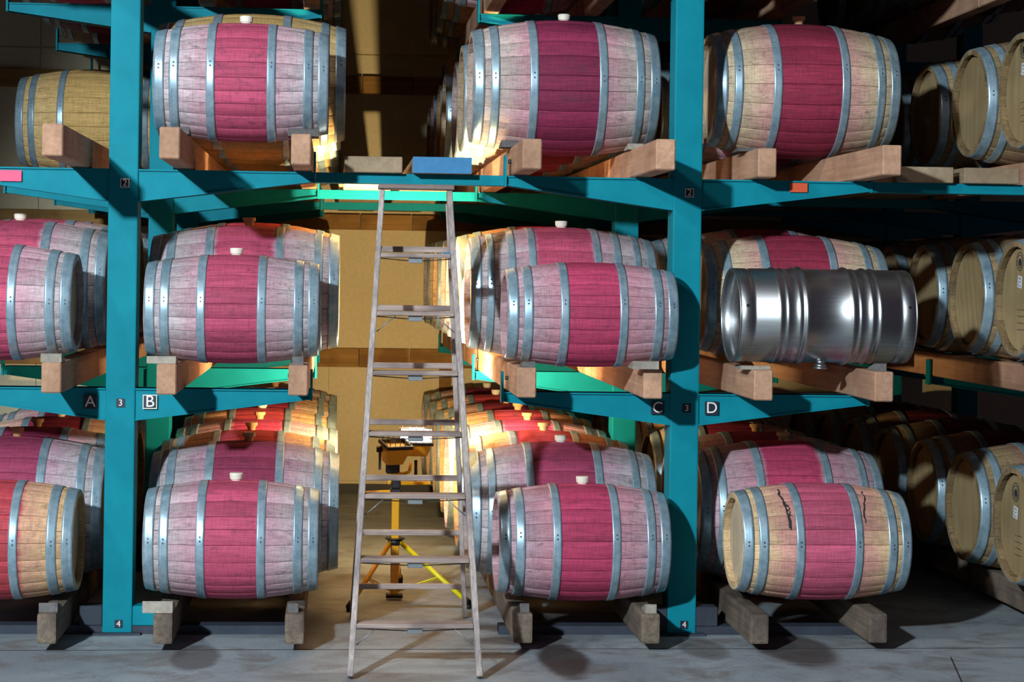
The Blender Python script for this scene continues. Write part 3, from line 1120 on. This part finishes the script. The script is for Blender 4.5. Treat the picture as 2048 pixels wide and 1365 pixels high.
# ------------------------------------------------------------------ step ladder
def ladder():
    t = empty('step_ladder', (0.38, -0.3, 0))
    tag(t, 'weathered wooden step ladder standing in the aisle in front of the shelves', 'ladder')
    o0 = Vector((0.38, -0.3, 0))
    P = lambda x, y, z: Vector((x, y, z)) - o0
    H = 2.285
    fl = lambda q: P(0.085 + 0.135 * q, -1.04 + 0.84 * q, H * q)
    fr = lambda q: P(0.678 - 0.122 * q, -1.04 + 0.84 * q, H * q)
    nrm = (fl(1) - fl(0)).normalized().cross(Vector((1, 0, 0))).normalized()
    for f_ in (fl, fr):
        bm = bmesh.new()
        add_bar(bm, f_(0.004), f_(0.995), 0.068, 0.027, (1, 0, 0), 0.003)
        mesh_obj('front_rail', to_mesh(bm), M['ladder'], t)
    bl = lambda q: P(0.105 + 0.115 * q, 0.49 - 0.60 * q, 2.235 * q)
    br = lambda q: P(0.716 - 0.16 * q, 0.49 - 0.60 * q, 2.235 * q)
    for f_ in (bl, br):
        bm = bmesh.new()
        add_bar(bm, f_(0.004), f_(0.99), 0.045, 0.024, (1, 0, 0), 0.003)
        mesh_obj('rear_rail', to_mesh(bm), M['ladder'], t)
    bm = bmesh.new()
    add_box(bm, -0.19, 0.19, -0.085, 0.085, 0.0, 0.024, 0.004)
    mesh_obj('top_cap', to_mesh(bm), M['ladder_x'], t, P(0.39, -0.175, H - 0.004))
    for i in range(7):
        q = (i + 1) / 8.0 - 0.018
        a, b_ = fl(q), fr(q)
        x0, x1 = a.x + 0.013, b_.x - 0.013
        yc, zc = a.y + 0.005, a.z
        bm = bmesh.new()
        add_box(bm, x0, x1, yc - 0.048, yc + 0.048, zc - 0.022, zc, 0.004)
        st = mesh_obj('step', to_mesh(bm), M['ladder_x'], t)
        bm = bmesh.new()
        xm = (x0 + x1) / 2
        add_path(bm, [Vector((x0, yc - 0.02, zc - 0.026)), Vector((xm - 0.05, yc - 0.02, zc - 0.036)), Vector((xm + 0.05, yc - 0.02, zc - 0.036)), Vector((x1, yc - 0.02, zc - 0.026))], 0.0028, 6)
        mesh_obj('truss_rod', to_mesh(bm), M['iron'], st)
        bm = bmesh.new()
        add_box(bm, xm - 0.035, xm + 0.035, yc - 0.030, yc + 0.02, zc - 0.048, zc - 0.0225, 0.002)
        mesh_obj('rod_bracket', to_mesh(bm), M['zinc'], st)
        if i in (0, 2, 5):
            for s in (-1, 1):
                bm = bmesh.new()
                xr = x0 if s < 0 else x1
                add_tube(bm, (xr - 0.012 * s * -1 * 0, yc - 0.03, zc - 0.10), (xr - s * 0.09, yc - 0.03, zc - 0.024), 0.003, n=6)
                mesh_obj('step_brace', to_mesh(bm), M['zinc'], st)
    bm = bmesh.new()
    add_box(bm, -0.025, 0.025, -0.01, 0.01, 0, 0.008, 0.002)
    s_ = mesh_obj('blue_rag', to_mesh(bm), M['blue'], t, P(0.545, -0.34, H * (7 / 8.0 - 0.018) + 0.0005))
    for k in range(7):
        z = 0.175 + 0.301 * k
        q = z / 2.235
        a, b_ = bl(q), br(q)
        bm = bmesh.new()
        add_bar(bm, a + Vector((0.01, 0, 0)), b_ - Vector((0.01, 0, 0)), 0.020, 0.030, (0, 0, 1), 0.003)
        mesh_obj('rear_rung', to_mesh(bm), M['ladder_x'], t)
    for f1, f2 in ((fl, bl), (fr, br)):
        bm = bmesh.new()
        add_bar(bm, f1(0.60), f2(0.60), 0.004, 0.02)
        mesh_obj('spreader', to_mesh(bm), M['iron'], t)


ladder()

# ------------------------------------------------------------------ yellow work light on a tripod
def work_light():
    o0 = Vector((0.35, 1.03, 0))
    t = empty('work_light', o0)
    tag(t, 'yellow tripod work light with two lit halogen heads in the aisle behind the ladder', 'work light')
    bm = bmesh.new()
    add_box(bm, -0.023, 0.023, -0.023, 0.023, 0.03, 0.33, 0.004)
    add_box(bm, -0.021, 0.021, -0.021, 0.021, 0.33, 0.60, 0.004)
    mesh_obj('column', to_mesh(bm), M['yellow'], t)
    bm = bmesh.new()
    add_tube(bm, (0, 0, 0.315), (0, 0, 0.345), 0.040, n=16)
    add_tube(bm, (0, 0, 0.345), (0, 0, 0.352), 0.056, n=16)
    mesh_obj('collar', to_mesh(bm), M['dark'], t)
    bm = bmesh.new()
    add_box(bm, -0.048, 0.048, -0.035, 0.035, 0.012, 0.032, 0.004)
    mesh_obj('column_foot', to_mesh(bm), M['dark'], t)
    legs = [((-0.025, -0.02, 0.33), (-0.255, -0.38, 0.03), 'yellow'), ((0.03, -0.015, 0.33), (0.405, -0.28, 0.03), 'yellow_green'), ((0.0, 0.03, 0.33), (0.05, 0.55, 0.03), 'yellow')]
    for a, b_, mk in legs:
        bm = bmesh.new()
        add_tube(bm, a, b_, 0.0135, n=12)
        lg = mesh_obj('leg', to_mesh(bm), M[mk], t)
        bm = bmesh.new()
        d = (Vector(b_) - Vector(a)).normalized()
        add_tube(bm, Vector(b_) - d * 0.03, Vector(b_) + d * 0.012, 0.020, n=12)
        add_tube(bm, (b_[0], b_[1], 0.001), (b_[0], b_[1], 0.03), 0.019, n=12)
        mesh_obj('rubber_foot', to_mesh(bm), M['dark'], lg)
        m_ = Vector(a).lerp(Vector(b_), 0.58)
        bm = bmesh.new()
        for s in (-0.012, 0.012):
            add_tube(bm, (s, 0, 0.045), m_ + Vector((s, 0, 0)), 0.004, n=6)
        mesh_obj('brace', to_mesh(bm), M[mk], lg)
    # head carrier
    bm = bmesh.new()
    add_box(bm, -0.030, 0.030, -0.028, 0.028, 0.585, 0.635, 0.005)
    add_box(bm, -0.026, 0.026, -0.024, 0.024, 0.635, 0.70, 0.005)
    mesh_obj('clamp', to_mesh(bm), M['dark'], t)
    bm = bmesh.new()
    add_bar(bm, (-0.20, -0.03, 0.605), (-0.03, -0.01, 0.612), 0.026, 0.026, bev=0.003)
    mesh_obj('crossbar', to_mesh(bm), M['yellow'], t)
    bm = bmesh.new()
    add_bar(bm, (0.02, 0.0, 0.662), (0.20, 0.03, 0.662), 0.026, 0.018, bev=0.003)
    mesh_obj('crossbar', to_mesh(bm), M['yellow'], t)
    bm = bmesh.new()
    add_tube(bm, (-0.045, 0, 0.672), (-0.02, 0, 0.672), 0.017, n=12)
    mesh_obj('end_cap', to_mesh(bm), M['yellow'], t)

    def head(loc, tilt, yaw, w, d, h, name):
        hd = empty('lamp_head', loc)
        hd.parent = t
        hd.location = loc
        hd.rotation_euler = (tilt, 0, yaw)
        # tapered open housing: walls from bottom (small) to rim
        bm = bmesh.new()
        b0 = [(-w * 0.33, -d * 0.30, -h), (w * 0.33, -d * 0.30, -h), (w * 0.33, d * 0.30, -h), (-w * 0.33, d * 0.30, -h)]
        r0 = [(-w / 2, -d / 2, 0), (w / 2, -d / 2, 0), (w / 2, d / 2, 0), (-w / 2, d / 2, 0)]
        B = [bm.verts.new(p) for p in b0]
        R_ = [bm.verts.new(p) for p in r0]
        bm.faces.new(B[::-1])
        for i in range(4):
            j = (i + 1) % 4
            bm.faces.new((B[i], B[j], R_[j], R_[i]))
        mesh_obj('housing', to_mesh(bm), M['yellow'], hd)
        bm = bmesh.new()
        for x0, x1, y0, y1 in ((-w / 2 - 0.006, w / 2 + 0.006, -d / 2 - 0.006, -d / 2 + 0.006), (-w / 2 - 0.006, w / 2 + 0.006, d / 2 - 0.006, d / 2 + 0.006), (-w / 2 - 0.006, -w / 2 + 0.006, -d / 2 + 0.006, d / 2 - 0.006), (w / 2 - 0.006, w / 2 + 0.006, -d / 2 + 0.006, d / 2 - 0.006)):
            add_box(bm, x0, x1, y0, y1, -0.012, 0.008)
        mesh_obj('bezel', to_mesh(bm), M['dark'], hd)
        mesh_obj('reflector', box_me(-w / 2 + 0.008, w / 2 - 0.008, -d / 2 + 0.008, d / 2 - 0.008, -0.024, -0.016), M['reflector'], hd)
        bm = bmesh.new()
        for i in range(5):
            x = -w * 0.42 + w * 0.84 * i / 4
            pts = [Vector((x, d * 0.46 * cos(a * pi / 8), 0.008 + 0.05 * sin(a * pi / 8))) for a in range(9)]
            add_path(bm, pts, 0.0022, 4)
        add_path(bm, [Vector((-w * 0.45, 0, 0.058)), Vector((w * 0.45, 0, 0.058))], 0.0022, 4)
        add_path(bm, [Vector((-w * 0.45, -d * 0.3, 0.046)), Vector((w * 0.45, -d * 0.3, 0.046))], 0.0022, 4)
        mesh_obj('wire_guard', to_mesh(bm), M['iron'], hd)
        return hd

    h1 = head((-0.005, -0.10, 0.895), radians(20), radians(28), 0.155, 0.105, 0.115, 'a')
    h2 = head((0.115, 0.05, 0.925), radians(34), radians(-4), 0.19, 0.13, 0.115, 'b')
    # glowing tube and glass of the lit head
    bm = bmesh.new()
    add_tube(bm, (-0.080, 0.0, 0.010), (0.080, 0.0, 0.010), 0.012, n=12)
    add_box(bm, -0.088, 0.088, -0.058, 0.058, -0.012, -0.006)
    mesh_obj('lamp_tube', to_mesh(bm), M['bulb'], h2)
    # brackets, knobs and the black mount under the near head
    bm = bmesh.new()
    add_bar(bm, (-0.095, -0.10, 0.75), (-0.095, -0.10, 0.875), 0.014, 0.020, (0, 1, 0), 0.002)
    add_tube(bm, (-0.115, -0.10, 0.865), (-0.085, -0.10, 0.865), 0.018, n=12)
    add_box(bm, -0.06, 0.02, -0.05, 0.0, 0.72, 0.80, 0.01)
    add_box(bm, -0.03, 0.0, -0.06, -0.02, 0.79, 0.84, 0.006)
    mesh_obj('bracket', to_mesh(bm), M['dark'], t)
    bm = bmesh.new()
    add_path(bm, [Vector((-0.03, -0.03, 0.725)), Vector((0.045, -0.04, 0.72)), Vector((0.075, -0.04, 0.735)), Vector((0.082, -0.03, 0.78))], 0.010, 8)
    mesh_obj('handle', to_mesh(bm), M['yellow'], t)
    bm = bmesh.new()
    add_tube(bm, (0.0, 0.0, 0.69), (-0.01, -0.03, 0.73), 0.012, n=8)
    add_tube(bm, (0.115, 0.04, 0.66), (0.115, 0.05, 0.79), 0.010, n=8)
    mesh_obj('stem', to_mesh(bm), M['dark'], t)
    for loc, pw, dr, spr in (((0.0, -0.06, 0.935), 75, (0.0, 0.25, 0.97), 84), ((0.12, 0.09, 0.985), 145, (0.0, 0.87, 0.49), 180)):
        p = o0 + Vector(loc)
        lo = area_lamp('halogen_glow', p, p + Vector(dr), 0.08, pw, (1.0, 0.71, 0.34))
        lo.data.spread = radians(spr)


work_light()
